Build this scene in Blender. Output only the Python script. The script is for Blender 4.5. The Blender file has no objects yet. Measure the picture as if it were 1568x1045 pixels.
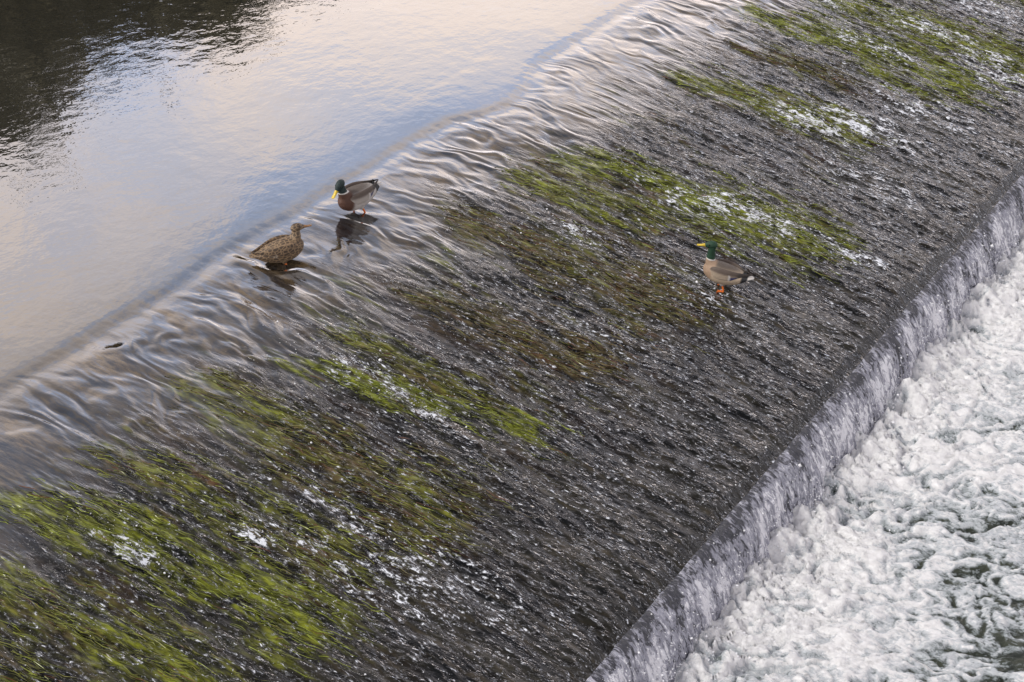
import bpy, bmesh, math, random
import numpy as np
from math import radians, cos, sin, pi
from mathutils import Vector, Matrix
random.seed(4); rng=np.random.default_rng(7)
sc=bpy.context.scene
sc.view_settings.view_transform='Standard'; sc.view_settings.look='None'; sc.view_settings.exposure=0

# ------------------------------------------------------------------ noise
_p=np.random.default_rng(11).permutation(4096)
def _h(i,j,sd): return _p[(_p[(i+sd*131)&4095]+j)&4095]
_ca=np.cos(np.arange(4096)*2*pi/4096); _sa=np.sin(np.arange(4096)*2*pi/4096)
def perlin(x,y,sd=0):
    xi=np.floor(x).astype(np.int64); yi=np.floor(y).astype(np.int64)
    xf=x-xi; yf=y-yi
    u=xf*xf*xf*(xf*(xf*6-15)+10); v=yf*yf*yf*(yf*(yf*6-15)+10)
    def g(i,j,dx,dy):
        a=_h(i,j,sd); return _ca[a]*dx+_sa[a]*dy
    n00=g(xi,yi,xf,yf); n10=g(xi+1,yi,xf-1,yf); n01=g(xi,yi+1,xf,yf-1); n11=g(xi+1,yi+1,xf-1,yf-1)
    return 1.5*((n00*(1-u)+n10*u)*(1-v)+(n01*(1-u)+n11*u)*v)
def fbm(x,y,o=4,sd=0,g=.5):
    r=0;a=1;f=1
    for k in range(o):
        r=r+a*perlin(x*f+17.3*k,y*f-9.1*k,sd+k); a*=g; f*=2.03
    return r
def ridged(x,y,o=4,sd=0,g=.5):
    r=0;a=1;f=1;t=0
    for k in range(o):
        r=r+a*(1-2*np.abs(perlin(x*f+7.7*k,y*f+3.1*k,sd+k))); t+=a; a*=g; f*=2.1
    return r/t
def sst(a,b,x):
    t=np.clip((x-a)/(b-a),0,1); return t*t*(3-2*t)

ORI=Matrix.Translation((-8.204,5.005,0))@Matrix.Rotation(-math.atan2(.521,.854),4,'Z')
WEDGE=5.02
def base(w): return -0.249*0.35*np.logaddexp(0,(np.asarray(w,float)-0.6)/0.35)
ZE=float(base(WEDGE))

class NT:
    def __init__(s,name):
        s.m=bpy.data.materials.new(name); s.m.use_nodes=True; s.t=s.m.node_tree; s.t.nodes.clear()
    def n(s,ty,**k):
        nd=s.t.nodes.new(ty)
        for a,b in k.items(): setattr(nd,a,b)
        return nd
    def set(s,nd,i,v):
        if isinstance(v,bpy.types.NodeSocket): s.t.links.new(v,nd.inputs[i])
        elif v is not None: nd.inputs[i].default_value=v
    def math(s,op,a,b=None,c=None,clamp=False):
        nd=s.n('ShaderNodeMath',operation=op); nd.use_clamp=clamp
        s.set(nd,0,a); s.set(nd,1,b)
        if c is not None: s.set(nd,2,c)
        return nd.outputs[0]
    def ramp(s,v,a,b,c=0.,d=1.):
        nd=s.n('ShaderNodeMapRange',interpolation_type='SMOOTHSTEP')
        s.set(nd,0,v); s.set(nd,1,a); s.set(nd,2,b); s.set(nd,3,c); s.set(nd,4,d); return nd.outputs[0]
    def mix(s,f,a,b):
        nd=s.n('ShaderNodeMix',data_type='RGBA'); s.set(nd,0,f)
        s.set(nd,6,a if isinstance(a,bpy.types.NodeSocket) else (*a,1)); s.set(nd,7,b if isinstance(b,bpy.types.NodeSocket) else (*b,1)); return nd.outputs[2]
    def noise(s,vec,scale,sx=1,sy=1,sz=1,detail=3,rough=.5,dist=0,rot=0,off=0):
        mp=s.n('ShaderNodeMapping'); s.set(mp,0,vec); mp.inputs['Scale'].default_value=(sx,sy,sz); mp.inputs['Rotation'].default_value=(0,0,rot); mp.inputs['Location'].default_value=(off,off*.7,off*.3)
        nd=s.n('ShaderNodeTexNoise'); s.set(nd,'Vector',mp.outputs[0]); nd.inputs['Scale'].default_value=scale; nd.inputs['Detail'].default_value=detail
        nd.inputs['Roughness'].default_value=rough; nd.inputs['Distortion'].default_value=dist; return nd.outputs['Fac']
    def attr(s,name,col=False):
        nd=s.n('ShaderNodeAttribute',attribute_name=name); return nd.outputs['Color'] if col else nd.outputs['Fac']
    def bump(s,h,dist,strength=1,normal=None):
        nd=s.n('ShaderNodeBump'); s.set(nd,'Height',h); s.set(nd,'Distance',dist); s.set(nd,'Strength',strength)
        if normal is not None: s.set(nd,'Normal',normal)
        return nd.outputs[0]
    def out(s,sh): 
        o=s.n('ShaderNodeOutputMaterial'); s.t.links.new(sh,o.inputs[0]); return s.m

def simple(name,col,rough=.6,var=.25,scale=40,bump=.0):
    N=NT(name); tc=N.n('ShaderNodeTexCoord').outputs['Object']; nz=N.noise(tc,scale,detail=4)
    c=N.mix(N.ramp(nz,.3,.7),tuple(x*(1-var) for x in col),tuple(min(1,x*(1+var)) for x in col))
    p=N.n('ShaderNodeBsdfPrincipled'); N.set(p,'Base Color',c); N.set(p,'Roughness',rough)
    if bump: N.set(p,'Normal',N.bump(nz,bump))
    return N.out(p.outputs[0])

def grid(name,W,S,X,Y,Z,mat,attrs={},col=None):
    nw,ns=len(W),len(S)
    co=np.stack([X,Y,Z],-1).reshape(-1,3).astype(np.float32)
    i=np.arange(nw-1)[:,None]*ns+np.arange(ns-1)[None,:]
    f=np.stack([i,i+ns,i+ns+1,i+1],-1).reshape(-1,4)
    me=bpy.data.meshes.new(name); me.vertices.add(len(co)); me.vertices.foreach_set('co',co.ravel())
    me.loops.add(f.size); me.loops.foreach_set('vertex_index',f.ravel().astype(np.int32))
    me.polygons.add(len(f)); me.polygons.foreach_set('loop_start',(np.arange(len(f))*4).astype(np.int32))
    me.polygons.foreach_set('use_smooth',np.ones(len(f),bool)); me.update(calc_edges=True)
    for k,v in attrs.items():
        a=me.attributes.new(k,'FLOAT','POINT'); a.data.foreach_set('value',np.asarray(v,np.float32).ravel())
    if col is not None:
        a=me.color_attributes.new('col','FLOAT_COLOR','POINT'); b=np.ones((len(co),4),np.float32); b[:,:3]=col.reshape(-1,3); a.data.foreach_set('color',b.ravel())
    me.materials.append(mat)
    o=bpy.data.objects.new(name,me); bpy.context.collection.objects.link(o); o.matrix_world=ORI; return o

# ------------------------------------------------------------------ weir surface fields
MOSS=[ # w0,s0,w1,s1,halfwidth,green
 (1.45,14.3,3.65,15.1,.50,.85),(0.9,13.95,2.2,14.35,.14,.2),(1.4,16.95,3.1,17.66,.32,.75),(1.3,19.4,3.5,19.85,.48,.9),
 (1.6,20.4,4.0,21.2,.46,.8),(1.2,12.65,3.05,12.97,.48,.2),(1.45,9.66,3.35,10.56,.18,.9),(1.5,10.3,3.0,10.45,.20,.45),
 (1.0,8.91,3.25,9.1,.36,.4),(1.1,7.9,2.9,8.2,.31,.6),(0.9,7.0,3.2,7.65,.31,.85),(1.2,6.35,3.2,6.7,.31,.6),
 (1.2,13.7,2.5,14.0,.28,.55),(1.5,18.3,2.6,18.6,.2,.2),(1.5,22.6,3.4,23.3,.4,.7),(1.0,5.4,3.0,5.7,.34,.6),(1.2,4.2,3.0,4.6,.3,.6),
 (1.6,11.2,3.2,11.6,.26,.05)]
FOAM=[(2.05,7.29,.28,.12,.6),(2.6,8.0,.22,.12,.6),(3.1,8.15,.5,.14,.5),(2.2,10.05,.6,.16,.65),(2.65,10.1,.3,.12,.5),(3.2,14.95,.6,.26,.8),(2.7,14.7,.5,.2,.6),(3.6,15.1,.3,.12,.5),
 (2.75,17.35,.6,.16,.9),(3.4,17.85,.7,.24,.8),(3.2,20.9,1.0,.2,.8),(1.8,20.5,.25,.12,.9),(2.6,19.8,.5,.16,.7),(2.15,13.35,.35,.1,.5),(4.3,15.2,.4,.12,.6),
 (2.9,8.6,.6,.2,.4),(3.6,8.5,.7,.3,.4),(3.2,12.2,.6,.2,.2),(3.8,18.8,.8,.3,.5),(4.2,20.6,.7,.4,.6),(3.0,22.3,.9,.3,.7),(4.0,16.7,.6,.3,.4),(3.5,13.3,.5,.2,.25)]
def fields(w,s):
    wrp=.25*fbm(w*.8,s*.8,2,40)
    moss=np.zeros_like(w); green=np.zeros_like(w)
    streak=fbm(w*1.1,(s+.15*wrp)*10,4,3,.7)
    lump=fbm(w*1.6,s*2.4,4,5,.6)
    for (w0,s0,w1,s1,hw,gr) in MOSS:
        dw,ds=w1-w0,s1-s0; L2=dw*dw+ds*ds
        t=((w-w0)*dw+(s-s0)*ds)/L2; tc=np.clip(t,0,1)
        d=np.hypot(w-(w0+tc*dw),s-(s0+tc*ds)+.5*wrp)
        hwv=hw*(.45+.75*np.sqrt(np.clip(tc,0,1)))*(1+.7*lump)
        hwv=np.maximum(hwv,.03)
        m=1-sst(.1,1.5,d/hwv+1.05*streak+.5*lump)
        green=np.where(m>moss,gr,green); moss=np.maximum(moss,m)
    bg=sst(.15,.8,fbm(w*.6,s*1.3,4,44,.6)+.8*streak)*.45*(1-sst(2.4,4.2,w))
    green=np.where(bg>moss,.2,green); moss=np.maximum(moss,bg)
    moss*=sst(.7,1.3,w)*(1-sst(4.1,4.9,w))
    foam=np.zeros_like(w)
    f2=.25*fbm(w*2,s*3,3,46)
    for (a,b,ra,rb,k) in FOAM:
        d=np.hypot((w-a)/ra+1.4*f2,(s-b)/rb+3.0*f2); foam=np.maximum(foam,k*np.exp(-d*d))
    foam=foam*np.clip(.6+1.3*fbm(w*4,s*9,4,47,.6),0,1.3)
    return moss,green,foam,streak,lump
def weir_height(W,S,full=False):
    w,s=W,S
    moss,green,foam,streak,lump=fields(w,s)
    woff=.06*fbm(s*.7,s*0+3.,2,8)+.012*fbm(s*6,s*0+3.,2,9)-.30*np.exp(-((s-15.0)/.75)**2)
    on=sst(.0,.4,w+woff)
    near=on*(1-sst(1.2,2.6,w)); far=sst(.8,2.3,w+.5*fbm(w*.7,s*1.2,3,10))
    sk=s+.10*w+.05*fbm(w*1.2,s*1.1,2,22)
    z=base(w+woff*.5)-.010*np.exp(-((w+woff-.16)/.11)**2)
    wrp=fbm(w*1.1,s*1.6,3,21)*.45
    amp=np.clip(.60+1.1*fbm(w*.6,s*.6,3,23),.06,1.15)*(1-.65*np.exp(-((s-12.0)/1.3)**2-((w-.5)/.5)**2))
    long=fbm(w*.9+wrp,sk*3.0+wrp*2.5,2,12)*sst(-.05,.7,w+woff)
    z=z+near*amp*(.021*long+.0095*fbm(w*1.6+wrp,sk*5.8+3*wrp,2,14)+.0024*fbm(w*4,sk*14+4*wrp,2,13))
    cr=ridged(w*4.0+wrp*5,sk*7.5+wrp*4,3,15,.6)
    z=z+far*(.0105*cr+.024*fbm(w*1.3,sk*3.8,3,16,.6)+.0045*fbm(w*9,sk*18,2,17))
    z=z+moss*(.012+.012*streak+.014*lump)
    z=z+foam*(.008+.03*np.abs(fbm(w*12,s*15,3,30)))
    return (z,moss,green,foam,cr*far,near,streak,far) if full else z

def lin(*c): return np.array(c)
def mx(t,a,b): return a*(1-t[...,None])+b*t[...,None]
def weir_color(w,s,moss,green,foam,streak,far):
    n1=fbm(w*.9,s*3,5,100,.6); n2=fbm(w*2.2,s*12,4,101,.6); n3=fbm(w*.5,s*1.2,3,102)
    z0=w[...,None]*0
    bed=mx(sst(-.5,.6,n1+.4*n2),z0+lin(.006,.007,.008),z0+lin(.032,.030,.023))
    bed=mx(sst(.2,.9,n2)*.6,bed,lin(.07,.058,.04))
    bed=mx(sst(.1,.8,fbm(w*1.1,s*6,4,103)+.3*n3)*.45*(1-sst(3,4.5,w)),bed,lin(.07,.042,.026))
    bed=bed*(1-.5*sst(-.1,.6,n3+.3*n1))[...,None]  # broad dark channels: shade of the undulations painted into the bed colour
    cre=mx(sst(-.4,.5,fbm(w*.9,s*4,4,104)),z0+lin(.022,.023,.026),z0+lin(.13,.09,.042))
    up=z0+lin(.035,.035,.028)
    c=mx(sst(-.1,.4,w),up,cre); c=mx(sst(.4,1.8,w+.4*n1),c,bed)
    tg=sst(.2,.8,green+.5*n1+.35*streak)
    g0=mx(sst(-.5,.6,n2),z0+lin(.018,.017,.010),z0+lin(.12,.095,.045))
    g0=mx(sst(.25,.9,fbm(w*1.5,s*9,3,105))*.6,g0,lin(.14,.065,.035))
    g1=mx(sst(-.5,.6,n2),z0+lin(.028,.034,.006),z0+lin(.24,.27,.03))
    c=mx(np.clip(moss*1.25,0,1)*sst(-.5,.4,streak+.5*n2+moss*.45),c,mx(tg,g0,g1))
    return c

def water_mat(full=True):
    N=NT('weir_water' if full else 'river_surface'); tc=N.n('ShaderNodeTexCoord').outputs['Object']
    r1=N.noise(tc,5,sx=1,sy=.8,detail=3,rough=.55,rot=.5); r2=N.noise(tc,1.1,detail=2); 
    h=N.math('ADD',N.math('MULTIPLY',r1,.0034),N.math('MULTIPLY',r2,.005))
    if full:
        moss=N.attr('moss'); foam=N.attr('foam'); cr=N.attr('crest'); slope=N.attr('far'); near=N.attr('near')
        fine=N.noise(tc,24,sx=.28,sy=1,detail=4,rough=.6,dist=.3)
        c=N.attr('col',True)
        c=N.mix(N.ramp(fine,.38,.62),N.mix(.7,c,(.004,.004,.004)),c)
        f1=N.noise(tc,38,sx=.38,sy=1,detail=4,rough=.68,dist=.4,off=2)
        dens=N.math('ADD',N.math('MULTIPLY',cr,.085),N.math('MULTIPLY',foam,.26))
        vv=N.math('ADD',f1,dens)
        c=N.mix(N.math('MULTIPLY',N.ramp(vv,.595,.67,0,.5),slope),c,(.24,.25,.27))  # mid-grey flecks: glints on the wavelets painted into the colour
        fl=N.ramp(vv,.680,.725)
        fl=N.math('MULTIPLY',fl,N.math('MAXIMUM',slope,foam),clamp=True)
        c=N.mix(fl,c,(.78,.82,.88))
        rg=N.math('SUBTRACT',1,N.math('MULTIPLY',N.math('ABSOLUTE',N.math('SUBTRACT',fine,.5)),4))
        hs=N.math('MULTIPLY',slope,N.math('ADD',N.math('MULTIPLY',f1,.007),N.math('ADD',N.math('MULTIPLY',fine,.019),N.math('MULTIPLY',rg,.0045))))
        hn=N.math('MULTIPLY',N.math('MULTIPLY',near,fine),.0022)
        h=N.math('ADD',N.math('ADD',h,hs),hn)
    else: c=N.mix(.5,(.035,.035,.028),(.035,.035,.028))
    nrm=N.bump(h,1.0)
    dif=N.n('ShaderNodeBsdfDiffuse'); N.set(dif,0,c); N.set(dif,'Normal',nrm)
    gl=N.n('ShaderNodeBsdfGlossy'); N.set(gl,0,(1,1,1,1)); N.set(gl,'Roughness',N.ramp(slope,0,1,.02,.04) if full else .02); N.set(gl,'Normal',nrm)
    fr=N.n('ShaderNodeFresnel'); fr.inputs[0].default_value=1.5; N.set(fr,'Normal',nrm)
    if full:
        k=N.math('MULTIPLY',N.math('SUBTRACT',fr.outputs[0],N.math('MULTIPLY',slope,.037)),N.ramp(slope,0,1,3.0,1.45))
        k=N.math('MULTIPLY',k,N.math('SUBTRACT',1,N.math('MULTIPLY',N.math('MAXIMUM',fl,N.math('MULTIPLY',moss,.5)),.75)),clamp=True)
    else: k=N.math('MULTIPLY',fr.outputs[0],3.0,clamp=True)
    ms=N.n('ShaderNodeMixShader'); N.set(ms,0,k); N.t.links.new(dif.outputs[0],ms.inputs[1]); N.t.links.new(gl.outputs[0],ms.inputs[2])
    return N.out(ms.outputs[0])

S=np.arange(3.0,27.0,.0125); W=np.arange(-.5,WEDGE+.001,.0165); W[-1]=WEDGE
WW,SS=np.meshgrid(W,S,indexing='ij')
Z,moss,green,foam,crs,near,streak,far=weir_height(WW,SS,True)
fin=sst(0,.12,WW+.5); Z=base(WW)*(1-fin)+Z*fin
ed=1-sst(WEDGE-.25,WEDGE,WW)*.5; Z=base(WW)*(1-ed)+Z*ed
Z=Z-.05*sst(WEDGE-.16,WEDGE,WW)**2
COL=weir_color(WW,SS,moss,green,foam,streak,far)
weir=grid('weir',W,S,WW,SS,Z,water_mat(True),dict(moss=moss,foam=foam,crest=crs,near=near,far=far),COL)
zedge=Z[-1].copy()
Wr=np.concatenate([-np.geomspace(120,.5,60)]); Sr=np.concatenate([np.linspace(-60,2,20),np.linspace(3,27,60),np.linspace(30,200,40)])
A,B=np.meshgrid(Wr,Sr,indexing='ij'); zr=base(A)
river=grid('river_water',Wr,Sr,A,B,zr,water_mat(False))

# ------------------------------------------------------------------ waterfall
def fall_mat():
    N=NT('falling_water'); tc=N.n('ShaderNodeTexCoord').outputs['Object']; t=N.attr('t'); a=N.attr('a')
    n1=N.noise(tc,28,sx=.5,sy=1,sz=.45,detail=5,rough=.7,dist=.7)
    v=N.math('ADD',n1,N.math('MULTIPLY',a,.14)); v=N.math('ADD',v,N.ramp(t,0,.4,-.15,.03))
    c=N.mix(N.ramp(v,.34,.49),(.04,.043,.055),(.38,.39,.46)); c=N.mix(N.ramp(v,.52,.63),c,(.92,.93,.98))
    p=N.n('ShaderNodeBsdfPrincipled'); N.set(p,'Base Color',c); N.set(p,'Roughness',.12); N.set(p,'Normal',N.bump(n1,.03)); p.inputs['IOR'].default_value=1.5
    return N.out(p.outputs[0])
T=np.linspace(0,1,60); TT,SF=np.meshgrid(T,S,indexing='ij')
drop=-1.78-ZE
aF=fbm(SF*4+TT,TT*1.3,4,53,.65)
Xf=WEDGE+.34*TT**.75+(.03*fbm(SF*9,TT*2,3,50)+.05*fbm(SF*2.2,TT*.8,2,51))*TT**.7
Zf=zedge[None,:]+(drop+.05)*TT**1.6
fall=grid('waterfall',T,S,Xf,SF,Zf,fall_mat(),dict(t=TT,a=aF))

# ------------------------------------------------------------------ foaming pool
def pool_mat():
    N=NT('foaming_water'); tc=N.n('ShaderNodeTexCoord').outputs['Object']; fo=N.attr('foam')
    n1=N.noise(tc,22,sx=.6,sy=1.25,rot=.55,detail=6,rough=.75,dist=1.1); n2=N.noise(tc,95,detail=3,rough=.7)
    v=N.math('ADD',fo,N.math('MULTIPLY',N.math('SUBTRACT',n1,.5),1.7))
    deep=N.mix(N.ramp(N.noise(tc,6,detail=3),.35,.65),(.020,.028,.022),(.055,.065,.045))
    grey=N.mix(N.ramp(v,.05,.33),deep,(.27,.31,.32))
    m=N.ramp(v,.28,.55)
    c=N.mix(m,grey,(.60,.645,.68)); c=N.mix(N.ramp(v,.55,.95),c,(.96,.97,.98))
    h=N.math('ADD',N.math('MULTIPLY',n1,.034),N.math('MULTIPLY',n2,.006))
    nrm=N.bump(h,1.0,.9)
    p=N.n('ShaderNodeBsdfPrincipled'); N.set(p,'Base Color',c); N.set(p,'Roughness',N.ramp(m,0,1,.1,.4)); N.set(p,'Normal',nrm); p.inputs['IOR'].default_value=1.4
    return N.out(p.outputs[0])
PW=np.concatenate([np.arange(5.05,9.0,.016),np.geomspace(9.05,60,50)]); PS=np.concatenate([np.linspace(-40,4,30),np.arange(4.05,26,.016),np.linspace(26.1,120,40)])
A,B=np.meshgrid(PW,PS,indexing='ij'); q=A-5.15
wx=fbm(A*1.6,B*1.6,3,60,.6)*.4; wy=fbm(A*1.6+9,B*1.6,3,61,.6)*.4
ang=.55; U=(A*cos(ang)+B*sin(ang))*.62; V=(-A*sin(ang)+B*cos(ang))*1.65
rd=ridged(U*2.0+wx*3,V*2.4+wy*3,5,62,.66); big=fbm(A*.9+wx,B*1.1,3,66)
fw=1.05+.45*fbm(B*.7,B*0,2,70)
dens=1-sst(-.4,1.4,(q-fw))*.82
fo=np.clip((dens-.27)*1.0+.42*big*(1-.4*dens)+(rd-.28)*(1.4-.35*dens),-.2,1.25)  # foam cover, lowered in the troughs as crevice shade painted into the colour
amp=.026+.04*np.exp(-((q-.3)/.6)**2)+.045*np.exp(-q/2.5)
hz=.7*rd+.35*fbm(U*4.5+wx*2,V*5+wy*2,4,75,.6)+.45*fbm(A*1.5,B*1.8,3,79)
Zp=-1.65+amp*hz*1.25+(.05+.09*fbm(B*3.3,A*3.3,4,77,.65))*np.exp(-((q-.18)/.25)**2)+.05*big*np.exp(-q/8)
Zp=np.where((A>12)|(B<3)|(B>27),-1.65,Zp)
pool=grid('foaming_river_water',PW,PS,A,B,Zp,pool_mat(),dict(foam=fo))

# ------------------------------------------------------------------ spray
def blob_mesh(name,P,R,mat,st=(.6,1.6)):
    oc=np.array([(1,0,0),(-1,0,0),(0,1,0),(0,-1,0),(0,0,1),(0,0,-1)],float); fc=np.array([(0,2,4),(2,1,4),(1,3,4),(3,0,4),(2,0,5),(1,2,5),(3,1,5),(0,3,5)])
    sc3=rng.uniform(*st,(len(P),1,3))
    V=(P[:,None,:]+oc[None]*R[:,None,None]*sc3).reshape(-1,3); F=(np.arange(len(P))[:,None,None]*6+fc[None]).reshape(-1,3)
    me=bpy.data.meshes.new(name); me.from_pydata(V.tolist(),[],F.tolist()); me.polygons.foreach_set('use_smooth',np.ones(len(me.polygons),bool))
    me.materials.append(mat); o=bpy.data.objects.new(name,me); bpy.context.collection.objects.link(o); o.matrix_world=ORI
def droplets():
    pts=[]
    for (a,b,ra,rb,k) in FOAM:
        for i in range(int(150*k)): pts.append((rng.normal(a,ra*.8),rng.normal(b,rb*.9),rng.uniform(.0,.03),rng.exponential(.0018)+.001))
    for i in range(4500): pts.append((rng.uniform(1.3,4.95),rng.uniform(4,26),rng.uniform(0,.012),rng.exponential(.0013)+.0012))
    a=np.array(pts); z=weir_height(a[:,0],a[:,1]); P=[(q[0],q[1],zz+q[2]) for q,zz in zip(a,z)]; R=list(a[:,3])
    for i in range(6000):
        s=rng.uniform(4,26); t=rng.beta(2.6,1.4); P.append((WEDGE+.34*t**.75+abs(rng.normal(.01,.03)),s,ZE+drop*t**1.6+rng.uniform(0,.05))); R.append(rng.exponential(.002)+.0012)
    for i in range(16000):
        s=rng.uniform(4,26); P.append((5.30+rng.normal(0,.09),s,-1.60+abs(rng.normal(0,.08))*(1+.8*sin(s*7)*sin(s*2.3)))); R.append(rng.exponential(.002)+.0012)
    for i in range(4000):
        s=rng.uniform(4,26); P.append((5.35+abs(rng.normal(0,.5)),s,-1.60+abs(rng.normal(0,.06)))); R.append(rng.exponential(.002)+.0012)
    blob_mesh('water_spray',np.array(P),np.array(R),simple('spray',(.88,.90,.93),.3,.05))
droplets()

# ------------------------------------------------------------------ algae strands combed by the current
def strands():
    k=170000; a=rng.uniform(.9,4.3,k); b=rng.uniform(4,24.5,k); m,g,f,stx,lu=fields(a,b)
    keep=rng.random(k)<np.clip(m-.28,0,1)*.75*np.clip(.6-1.2*stx,0,1); a,b,m,g,stx=a[keep],b[keep],m[keep],g[keep],stx[keep]; n=len(a)
    L=rng.uniform(.05,.22,n); th=rng.normal(.22,.10,n); wd=rng.uniform(.001,.0026,n)
    pts=[]; 
    for j in range(4):
        t=j/3; x=a+L*t*np.cos(th); y=b+L*t*np.sin(th)+.008*np.sin(t*5+a*40); pts.append(np.stack([x,y,weir_height(x,y)+.001+.005*np.sin(pi*t)*(1+stx)],-1))
    V=[]
    for j in range(4):
        w=wd*(1,1,.8,.15)[j]; o=np.stack([-np.sin(th)*w,np.cos(th)*w,rng.normal(0,.0015,n)],-1); V+= [pts[j]-o,pts[j]+o]
    V=np.stack(V,1).reshape(-1,3)
    bidx=np.arange(n)[:,None]*8
    F=np.concatenate([bidx+np.array([[2*j,2*j+1,2*j+3,2*j+2]]) for j in range(3)])
    me=bpy.data.meshes.new('river_weed'); me.from_pydata(V.tolist(),[],F.tolist())
    c=np.ones((n,4),np.float32); t=np.clip(g+rng.normal(0,.25,n),0,1)[:,None]; v=rng.uniform(.2,1.8,(n,1))
    c[:,:3]=(np.array([.09,.068,.028])*(1-t)+np.array([.17,.205,.022])*t)*v
    r=rng.random(n)<.12*(1-t[:,0]); c[r,:3]=np.array([.13,.055,.028])
    at=me.color_attributes.new('col','FLOAT_COLOR','POINT'); at.data.foreach_set('color',np.repeat(c,8,axis=0).ravel())
    N=NT('wet_algae'); p=N.n('ShaderNodeBsdfPrincipled'); N.set(p,'Base Color',N.attr('col',True)); p.inputs['Roughness'].default_value=.3; me.materials.append(N.out(p.outputs[0]))
    o=bpy.data.objects.new('river_weed',me); bpy.context.collection.objects.link(o); o.matrix_world=ORI
strands()

# ------------------------------------------------------------------ ducks
def ring_loft(bm,rings,n=20):
    prev=None
    for (c,t,ry,rz) in rings:
        t=t.normalized(); side=Vector((0,1,0)); side=(side-t*side.dot(t)).normalized(); up=side.cross(t)*-1
        vs=[bm.verts.new(c+side*(cos(a)*ry)+up*(sin(a)*rz)) for a in [2*pi*k/n for k in range(n)]]
        if prev:
            for k in range(n): bm.faces.new((prev[k],prev[(k+1)%n],vs[(k+1)%n],vs[k]))
        else: bm.faces.new(list(reversed(vs)))
        prev=vs
    bm.faces.new(prev)
def spline(pts,m=5):
    out=[]; P=[np.array(p,float) for p in pts]; P=[2*P[0]-P[1]]+P+[2*P[-1]-P[-2]]
    for i in range(1,len(P)-2):
        for k in range(m):
            t=k/m; a,b,c,d=P[i-1:i+3]
            out.append(.5*((2*b)+(-a+c)*t+(2*a-5*b+4*c-d)*t*t+(-a+3*b-3*c+d)*t**3))
    out.append(P[-2]); return out
def loft_pts(bm,pts,m=5,n=20):
    q=spline(pts,m); rings=[]
    for i,p in enumerate(q):
        a=q[max(0,i-1)][:3]; b=q[min(len(q)-1,i+1)][:3]; rings.append((Vector(p[:3]),Vector(b-a),max(.001,p[3]),max(.001,p[4])))
    ring_loft(bm,rings,n)
def mat_duck(name,hen=False,rough=.6):
    N=NT(name); tc=N.n('ShaderNodeTexCoord').outputs['Object']; c=N.attr('col',True)
    n1=N.noise(tc,60,sx=.5,detail=4,rough=.7)
    if hen:
        mp=N.n('ShaderNodeMapping'); N.set(mp,0,tc); mp.inputs['Scale'].default_value=(.55,1,1)
        v=N.n('ShaderNodeTexVoronoi',feature='DISTANCE_TO_EDGE'); N.set(v,'Vector',mp.outputs[0]); v.inputs['Scale'].default_value=48
        e=N.ramp(v.outputs[0],.03,.16); c=N.mix(e,N.mix(.5,c,(.42,.29,.16)),N.mix(.7,c,(.03,.020,.013)))
        c=N.mix(N.ramp(n1,.45,.7,0,.5),c,(.10,.066,.038))
    else: c=N.mix(N.ramp(n1,.3,.7,0,.3),c,N.mix(.5,c,(.05,.04,.03)))
    p=N.n('ShaderNodeBsdfPrincipled'); N.set(p,'Base Color',c); N.set(p,'Roughness',rough); N.set(p,'Normal',N.bump(n1,.006)); return N.out(p.outputs[0])
MD=mat_duck('drake_feathers'); MH=mat_duck('hen_feathers',True)
MLEG=simple('orange_leg',(.75,.17,.02),.45,.15); MBILL=simple('yellow_bill',(.62,.45,.03),.35,.12); MBH=simple('brown_bill',(.25,.13,.05),.4,.25,60); MEYE=simple('dark_eye',(.01,.01,.01),.1,0)
def newobj(name,me,par):
    o=bpy.data.objects.new(name,me); bpy.context.collection.objects.link(o); o.parent=par; return o
def color(me,fn):
    a=me.color_attributes.new('col','FLOAT_COLOR','POINT'); buf=np.ones((len(me.vertices),4),np.float32)
    for v in me.vertices: buf[v.index,:3]=fn(v.co)
    a.data.foreach_set('color',buf.ravel())
def mixc(a,b,t): t=max(0,min(1,t)); return tuple(x*(1-t)+y*t for x,y in zip(a,b))
def st(a,b,x): t=max(0,min(1,(x-a)/(b-a))); return t*t*(3-2*t)
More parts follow.
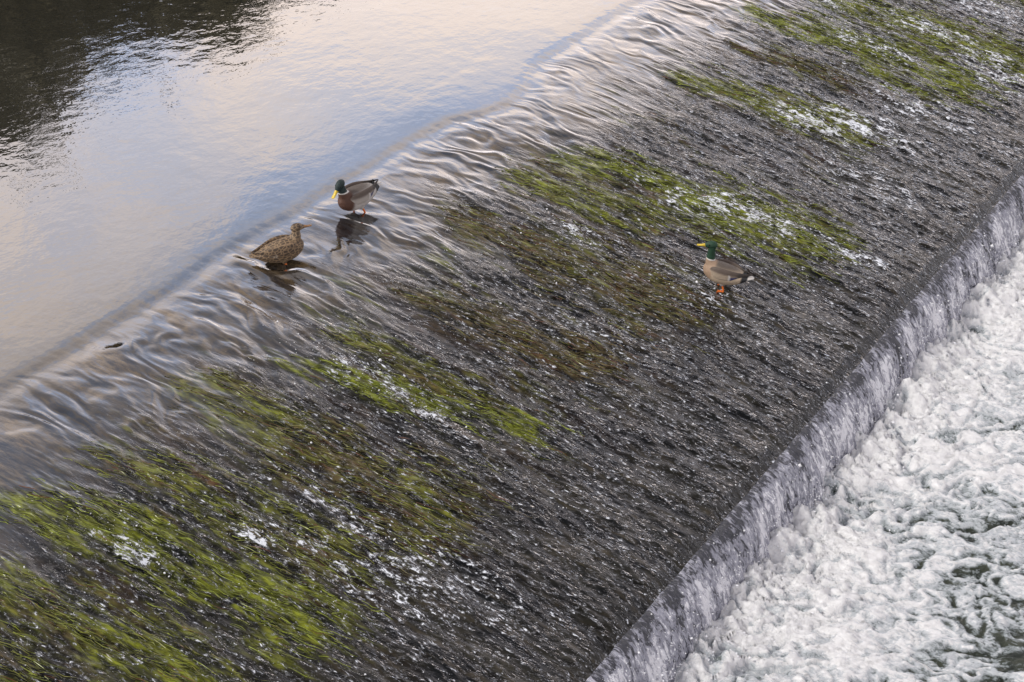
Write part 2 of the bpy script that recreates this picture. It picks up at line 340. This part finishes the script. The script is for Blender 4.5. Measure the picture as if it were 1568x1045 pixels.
def duck(name,pos,heading,scale,sex='m',neck=1.0,headyaw=0,pitch=0,side=(.42,.39,.36),breast=(.085,.035,.02),head=(.005,.045,.02),legspread=.03,headpitch=0,sink=0):
    root=bpy.data.objects.new(name,None); bpy.context.collection.objects.link(root)
    hz=.262+.085*neck
    bm=bmesh.new()
    loft_pts(bm,[(-.255,0,.188,.018,.004),(-.225,0,.184,.038,.011),(-.195,0,.176,.050,.024),(-.15,0,.166,.066,.052),(-.09,0,.158,.082,.076),(-.02,0,.152,.092,.090),(.05,0,.154,.090,.092),(.105,0,.166,.074,.080),(.142,0,.180,.050,.058),(.165,0,.190,.02,.026)],4,24)
    loft_pts(bm,[(.06,0,.155,.062,.065),(.108,0,.205,.052,.056),(.130,0,.240,.037,.040),(.138,0,(.24+hz)/2+.006,.029,.031),(.142,0,hz-.018,.028,.030),(.148,0,hz+.006,.024,.026)],4,18)
    H=Matrix.Translation((.144,0,hz))@Matrix.Rotation(headyaw,4,'Z')@Matrix.Rotation(headpitch,4,'Y')@Matrix.Scale(1.12,4)
    hb=bmesh.new(); loft_pts(hb,[(-.034,0,-.006,.006,.008),(-.026,0,-.002,.020,.022),(-.005,0,.003,.0275,.031),(.018,0,.002,.026,.029),(.038,0,-.004,.019,.021),(.054,0,-.009,.012,.013),(.060,0,-.010,.006,.007)],4,18)
    hb.transform(H); tm=bpy.data.meshes.new('t'); hb.to_mesh(tm); bm.from_mesh(tm); hb.free()
    for sg in (1,-1):
        loft_pts(bm,[(-.01,sg*.045,.105,.030,.036),(-.012,sg*.042,.075,.019,.023),(-.012,sg*.040,.056,.009,.010)],3,12)
    me=bpy.data.meshes.new('b'); bm.to_mesh(me); bm.free(); ob=bpy.data.objects.new('b',me); bpy.context.collection.objects.link(ob)
    r=ob.modifiers.new('r','REMESH'); r.mode='VOXEL'; r.voxel_size=.0042; r.use_smooth_shade=True
    sm=ob.modifiers.new('s','SMOOTH'); sm.iterations=5; sm.factor=.5
    me2=bpy.data.meshes.new_from_object(ob.evaluated_get(bpy.context.evaluated_depsgraph_get())); bpy.data.objects.remove(ob)
    Hi=H.inverted()
    def cd(p):
        x,y,z=p; hp=Hi@p
        if sex=='m':
            g=head; c=side
            c=mixc(c,(.10,.08,.065),st(.20,.235,z)*(x<.12))
            c=mixc(c,breast,st(.065,.10,x+ .15*(z-.17)))
            c=mixc(c,(.015,.017,.02),st(-.145,-.165,x))
            c=mixc(c,(.62,.60,.57),st(-.20,-.21,x))
            c=mixc(c,(.5,.47,.43),st(.095,.07,z)*(x<.08)*(x>-.15))
            zn=.243+.012*neck
            if x>.085 and z>zn-.010: c=mixc(c,(.75,.74,.70),st(zn-.010,zn-.006,z))
            if x>.05 and z>zn+.002: c=g
            return c
        c=(.16,.105,.06); c=mixc(c,(.26,.19,.12),st(.13,.09,z)); c=mixc(c,(.22,.16,.10),st(.24,.27,z)*(x>.08))
        if x>.09 and z>.23:
            c=mixc((.27,.20,.13),(.06,.04,.03),st(.014,.020,hp.z)); 
            if abs(hp.z-.006)<.004 and hp.x>-.02: c=(.05,.035,.025)
        return c
    color(me2,cd); me2.materials.append(MD if sex=='m' else MH); me2.polygons.foreach_set('use_smooth',np.ones(len(me2.polygons),bool)); newobj('body',me2,root)
    for sg in (1,-1):
        bm=bmesh.new()
        loft_pts(bm,[(.105,sg*.058,.182,.008,.017),(.08,sg*.072,.186,.015,.040),(.03,sg*.083,.182,.017,.053),(-.045,sg*.081,.186,.016,.050),(-.11,sg*.064,.192,.012,.037),(-.165,sg*.038,.202,.008,.020),(-.21,sg*.014,.210,.005,.008),(-.235,sg*.004,.213,.002,.003)],5,18)
        me=bpy.data.meshes.new('w'); bm.to_mesh(me); bm.free()
        def cw(p):
            x,y,z=p
            if sex=='m':
                c=mixc(mixc(side,(.30,.25,.20),.4),(.10,.075,.06),st(.175,.205,z))
                if x<-.06 and z<.188: c=(.70,.68,.64)
                if x<-.07 and z<.182: c=(.03,.04,.14)
                c=mixc(c,(.04,.032,.028),st(-.10,-.14,x)); return c
            c=(.14,.09,.055)
            if x<-.06 and z<.172: c=(.5,.46,.40)
            return mixc(c,(.055,.038,.028),st(-.11,-.16,x))
        color(me,cw); me.materials.append(MD if sex=='m' else MH); me.polygons.foreach_set('use_smooth',np.ones(len(me.polygons),bool)); newobj('wing_%s'%('left' if sg>0 else 'right'),me,root)
    if sex=='m':
        bm=bmesh.new(); loft_pts(bm,[(-.165,0,.195,.010,.006),(-.188,0,.214,.008,.005),(-.184,0,.232,.006,.004),(-.168,0,.230,.003,.003)],5,8)
        me=bpy.data.meshes.new('c'); bm.to_mesh(me); bm.free(); me.materials.append(MEYE); newobj('tail_curl',me,root)
    bm=bmesh.new(); loft_pts(bm,[(.046,0,-.008,.013,.015),(.062,0,-.011,.0125,.011),(.082,0,-.017,.0125,.0065),(.102,0,-.021,.0135,.0045),(.112,0,-.022,.009,.003)],4,14); bm.transform(H)
    me=bpy.data.meshes.new('bill'); bm.to_mesh(me); bm.free(); me.materials.append(MBILL if sex=='m' else MBH); me.polygons.foreach_set('use_smooth',np.ones(len(me.polygons),bool)); newobj('bill',me,root)
    bm=bmesh.new()
    for sg in (1,-1): bmesh.ops.create_uvsphere(bm,u_segments=10,v_segments=8,radius=.0055,matrix=H@Matrix.Translation((.024,sg*.0225,.008)))
    me=bpy.data.meshes.new('eyes'); bm.to_mesh(me); bm.free(); me.materials.append(MEYE); newobj('eyes',me,root)
    for k,sg in enumerate((1,-1)):
        fx=legspread*(1 if k else -1)
        bm=bmesh.new(); loft_pts(bm,[(-.012,sg*.040,.072,.009,.010),(-.016+fx*.4,sg*.040,.045,.0068,.008),(-.010+fx,sg*.040,.012,.0065,.0075),(-.002+fx,sg*.040,.004,.008,.006)],4,10)
        ang=[-.55,0,.55]; L=[.052,.062,.052]; hub=Vector((-.004+fx,sg*.040,.006)); tips=[hub+Vector((cos(a)*l,sin(a)*l,-.003)) for a,l in zip(ang,L)]
        for tp in tips:
            loft_pts(bm,[(*hub,.005,.005),(*((hub+tp)/2+Vector((0,0,.002))),.0045,.0045),(*tp,.002,.002)],3,8)
        for a,b in ((0,1),(1,2)):
            h=bm.verts.new(hub); x=bm.verts.new(tips[a]*.93+hub*.07); y=bm.verts.new(tips[b]*.93+hub*.07); mid=bm.verts.new((tips[a]+tips[b])/2*.82+hub*.18)
            bm.faces.new((h,x,mid)); bm.faces.new((h,mid,y))
        me=bpy.data.meshes.new('leg'); bm.to_mesh(me); bm.free(); me.materials.append(MLEG); me.polygons.foreach_set('use_smooth',np.ones(len(me.polygons),bool)); newobj('leg_%s'%('left' if sg>0 else 'right'),me,root)
    root.matrix_world=Matrix.Translation((pos[0],pos[1],pos[2]-sink))@Matrix.Rotation(heading,4,'Z')@Matrix.Rotation(-pitch,4,'Y')@Matrix.Scale(scale,4)
    return root
ORIi=ORI.inverted()
def surf(x,y):
    p=ORIi@Vector((x,y,0)); return float(weir_height(np.array([p.x]),np.array([p.y]))[0])
def place(name,x,y,**k): return duck(name,(x,y,surf(x,y)),**k)
place('mallard_drake',1.95,14.74,heading=radians(163),scale=1.14,neck=1.3,headyaw=radians(8),pitch=radians(10),side=(.50,.40,.29),breast=(.36,.25,.17),legspread=.03,sink=.010)
place('mallard_drake',-1.44,14.98,heading=radians(226),scale=1.20,neck=.65,headyaw=radians(8),headpitch=radians(24),pitch=radians(-3),side=(.50,.47,.44),head=(.006,.022,.022),sink=.03)
place('mallard_hen',-2.00,14.0,heading=radians(20),scale=1.16,sex='f',neck=.4,headyaw=radians(8),pitch=radians(10),sink=.060)

# ------------------------------------------------------------------ ground & trees on the far bank
def ground():
    n=120; xs=np.linspace(-1,1,n); xs=np.sign(xs)*np.abs(xs)**2.2*900
    X,Y=np.meshgrid(xs,xs+30,indexing='ij')
    yb=41+70/(1+np.exp(-(X-12)/5.)); d=Y-yb
    Zg=-3+ (3.9)*np.clip((d+2)/4,0,1)+np.clip(d-2,0,60)*.03+.3*fbm(X*.05,Y*.05,3,90)*(d>0)
    me=bpy.data.meshes.new('riverbank_ground'); v=np.stack([X,Y,Zg],-1).reshape(-1,3)
    i=np.arange(n-1)[:,None]*n+np.arange(n-1)[None,:]; f=np.stack([i,i+n,i+n+1,i+1],-1).reshape(-1,4)
    me.from_pydata(v.tolist(),[],f.tolist()); me.materials.append(simple('grass',(.06,.08,.025),.9,.4,.6)); o=bpy.data.objects.new('riverbank_ground',me); bpy.context.collection.objects.link(o)
ground()
MLF=simple('leaves',(.065,.054,.02),.7,.6,.9); MBK=simple('bark',(.06,.045,.032),.9,.3,6)
def leafmesh(name,P,sz0,r):
    k=len(P); d1=r.normal(0,1,(k,3)); d1/=np.linalg.norm(d1,axis=1)[:,None]; d2=np.cross(d1,r.normal(0,1,(k,3))); d2/=np.linalg.norm(d2,axis=1)[:,None]
    sz=r.uniform(.6,1.4,(k,1))*sz0; V=np.stack([P-d1*sz,P-d2*sz*.6,P+d1*sz,P+d2*sz*.6],1).reshape(-1,3); F=np.arange(k*4).reshape(-1,4)
    ml=bpy.data.meshes.new(name); ml.from_pydata(V.tolist(),[],F.tolist()); ml.materials.append(MLF); return ml
def tree(name,x,y,h,seed):
    r=np.random.default_rng(seed); bm=bmesh.new()
    top=Vector((r.normal(0,.3),r.normal(0,.3),h*.8))
    def limb(a,b,r0,r1):
        m=(a+b)/2+Vector(r.normal(0,.06*(b-a).length,3)); loft_pts(bm,[(*a,r0,r0),(*m,(r0+r1)/2,(r0+r1)/2),(*b,r1,r1)],3,8)
    limb(Vector((0,0,-.5)),top,h*.022,h*.006); tips=[]
    for i in range(14):
        t=r.uniform(.22,.9); a=r.uniform(0,2*pi); st0=top*t; L=h*.32*(1.15-t*.8)*r.uniform(.7,1.15)
        e=st0+Vector((cos(a)*L,sin(a)*L,L*r.uniform(.2,.8))); limb(st0,e,h*.008,h*.002); tips.append((e,L)); tips.append(((st0+e)/2,L))
    tips.append((top,h*.2))
    me=bpy.data.meshes.new('trunk'); bm.to_mesh(me); bm.free(); me.materials.append(MBK)
    root=bpy.data.objects.new(name,None); bpy.context.collection.objects.link(root); newobj('trunk',me,root)
    C=np.array([tuple(t[0]) for t in tips]); R=np.array([t[1] for t in tips])*.45
    k=9000; idx=r.integers(0,len(C),k); P=C[idx]+r.normal(0,1,(k,3))*R[idx,None]*np.array([.8,.8,.6]); P[:,2]=np.maximum(P[:,2],.3)
    newobj('crown',leafmesh('crown',P,.2,r),root); root.location=(x,y,.6)
for i,(x,y,h) in enumerate([(-5.4,45,8.3),(-8.0,44,9.4),(-10.6,45,10.6),(-13.2,45,12.2),(-16,45.5,14.4),(-19.5,44,16.6),(-23.5,46,18),(-27.5,45,18.5),(-32,47,19.5),(-14.5,48,13),(-21,48,18)]): tree('tree',x,y,h,100+i)
def mass(name,pts,k,sz0):
    r=np.random.default_rng(len(name)); pts=np.array(pts,float); c=pts[r.integers(0,len(pts),k)]
    P=c[:,:3]+r.normal(0,1,(k,3))*c[:,3:4]*np.array([.5,.5,.4]); P[:,2]=np.maximum(P[:,2],.3)
    o=bpy.data.objects.new(name,leafmesh(name,P,sz0,r)); bpy.context.collection.objects.link(o)
mass('bank_hedge',[(x,42.5+random.uniform(-.5,1),1.6,2.2) for x in np.arange(-45,-5,1.2)],16000,.2)
mass('distant_tree_line',[(x,118+random.uniform(-3,6),5+random.uniform(-1,4),7) for x in np.arange(-10,110,4)],12000,1.0)

# ------------------------------------------------------------------ world
SUN_AZ=radians(-105); SUN_EL=radians(42)
wd=bpy.data.worlds.new('World'); sc.world=wd; wd.use_nodes=True; t=wd.node_tree; t.nodes.clear()
N=NT.__new__(NT); N.t=t
sky=N.n('ShaderNodeTexSky',sky_type='NISHITA'); sky.sun_disc=False; sky.sun_elevation=SUN_EL; sky.sun_rotation=SUN_AZ%(2*pi); sky.air_density=1.0; sky.dust_density=1.5
tc=N.n('ShaderNodeTexCoord').outputs['Generated']
n1=N.noise(tc,3.4,sz=1.4,detail=4,rough=.55,dist=.3,off=3.1); n2=N.noise(tc,9,sz=2.0,detail=4,rough=.55,off=5)
cl=N.mix(N.ramp(n1,.38,.54),(5.4,6.3,8.7),(10.2,8.7,7.9))
cl=N.mix(N.ramp(n2,.42,.62,0,.5),cl,(7.3,7.4,8.6))
sp=N.n('ShaderNodeSeparateXYZ'); N.set(sp,0,tc)
fwd=N.ramp(sp.outputs[1],-.3,.7,.70,1.0)
gz=N.ramp(sp.outputs[2],.42,.80,1.66,.80)
glow=N.math('MULTIPLY',fwd,gz)
vm=N.n('ShaderNodeVectorMath',operation='SCALE'); N.set(vm,0,cl); N.set(vm,'Scale',glow)
skyc=N.mix(N.ramp(n1,.28,.40,.7,.94),sky.outputs[0],vm.outputs[0])
bg=N.n('ShaderNodeBackground'); N.set(bg,0,skyc); bg.inputs[1].default_value=.1
o=N.n('ShaderNodeOutputWorld'); t.links.new(bg.outputs[0],o.inputs[0])
sl=bpy.data.lights.new('sun','SUN'); sl.energy=2.4; sl.angle=radians(11); sl.color=(1,.95,.88); so=bpy.data.objects.new('sun',sl); bpy.context.collection.objects.link(so)
d=Vector((sin(SUN_AZ)*cos(SUN_EL),cos(SUN_AZ)*cos(SUN_EL),sin(SUN_EL))); so.rotation_euler=d.to_track_quat('Z','Y').to_euler()

cm=bpy.data.cameras.new('camera'); cm.lens=62.5; cm.sensor_width=36; cm.clip_end=3000
co=bpy.data.objects.new('camera',cm); bpy.context.collection.objects.link(co); co.location=(0,0,7.2); co.rotation_euler=(radians(60),0,0); sc.camera=co
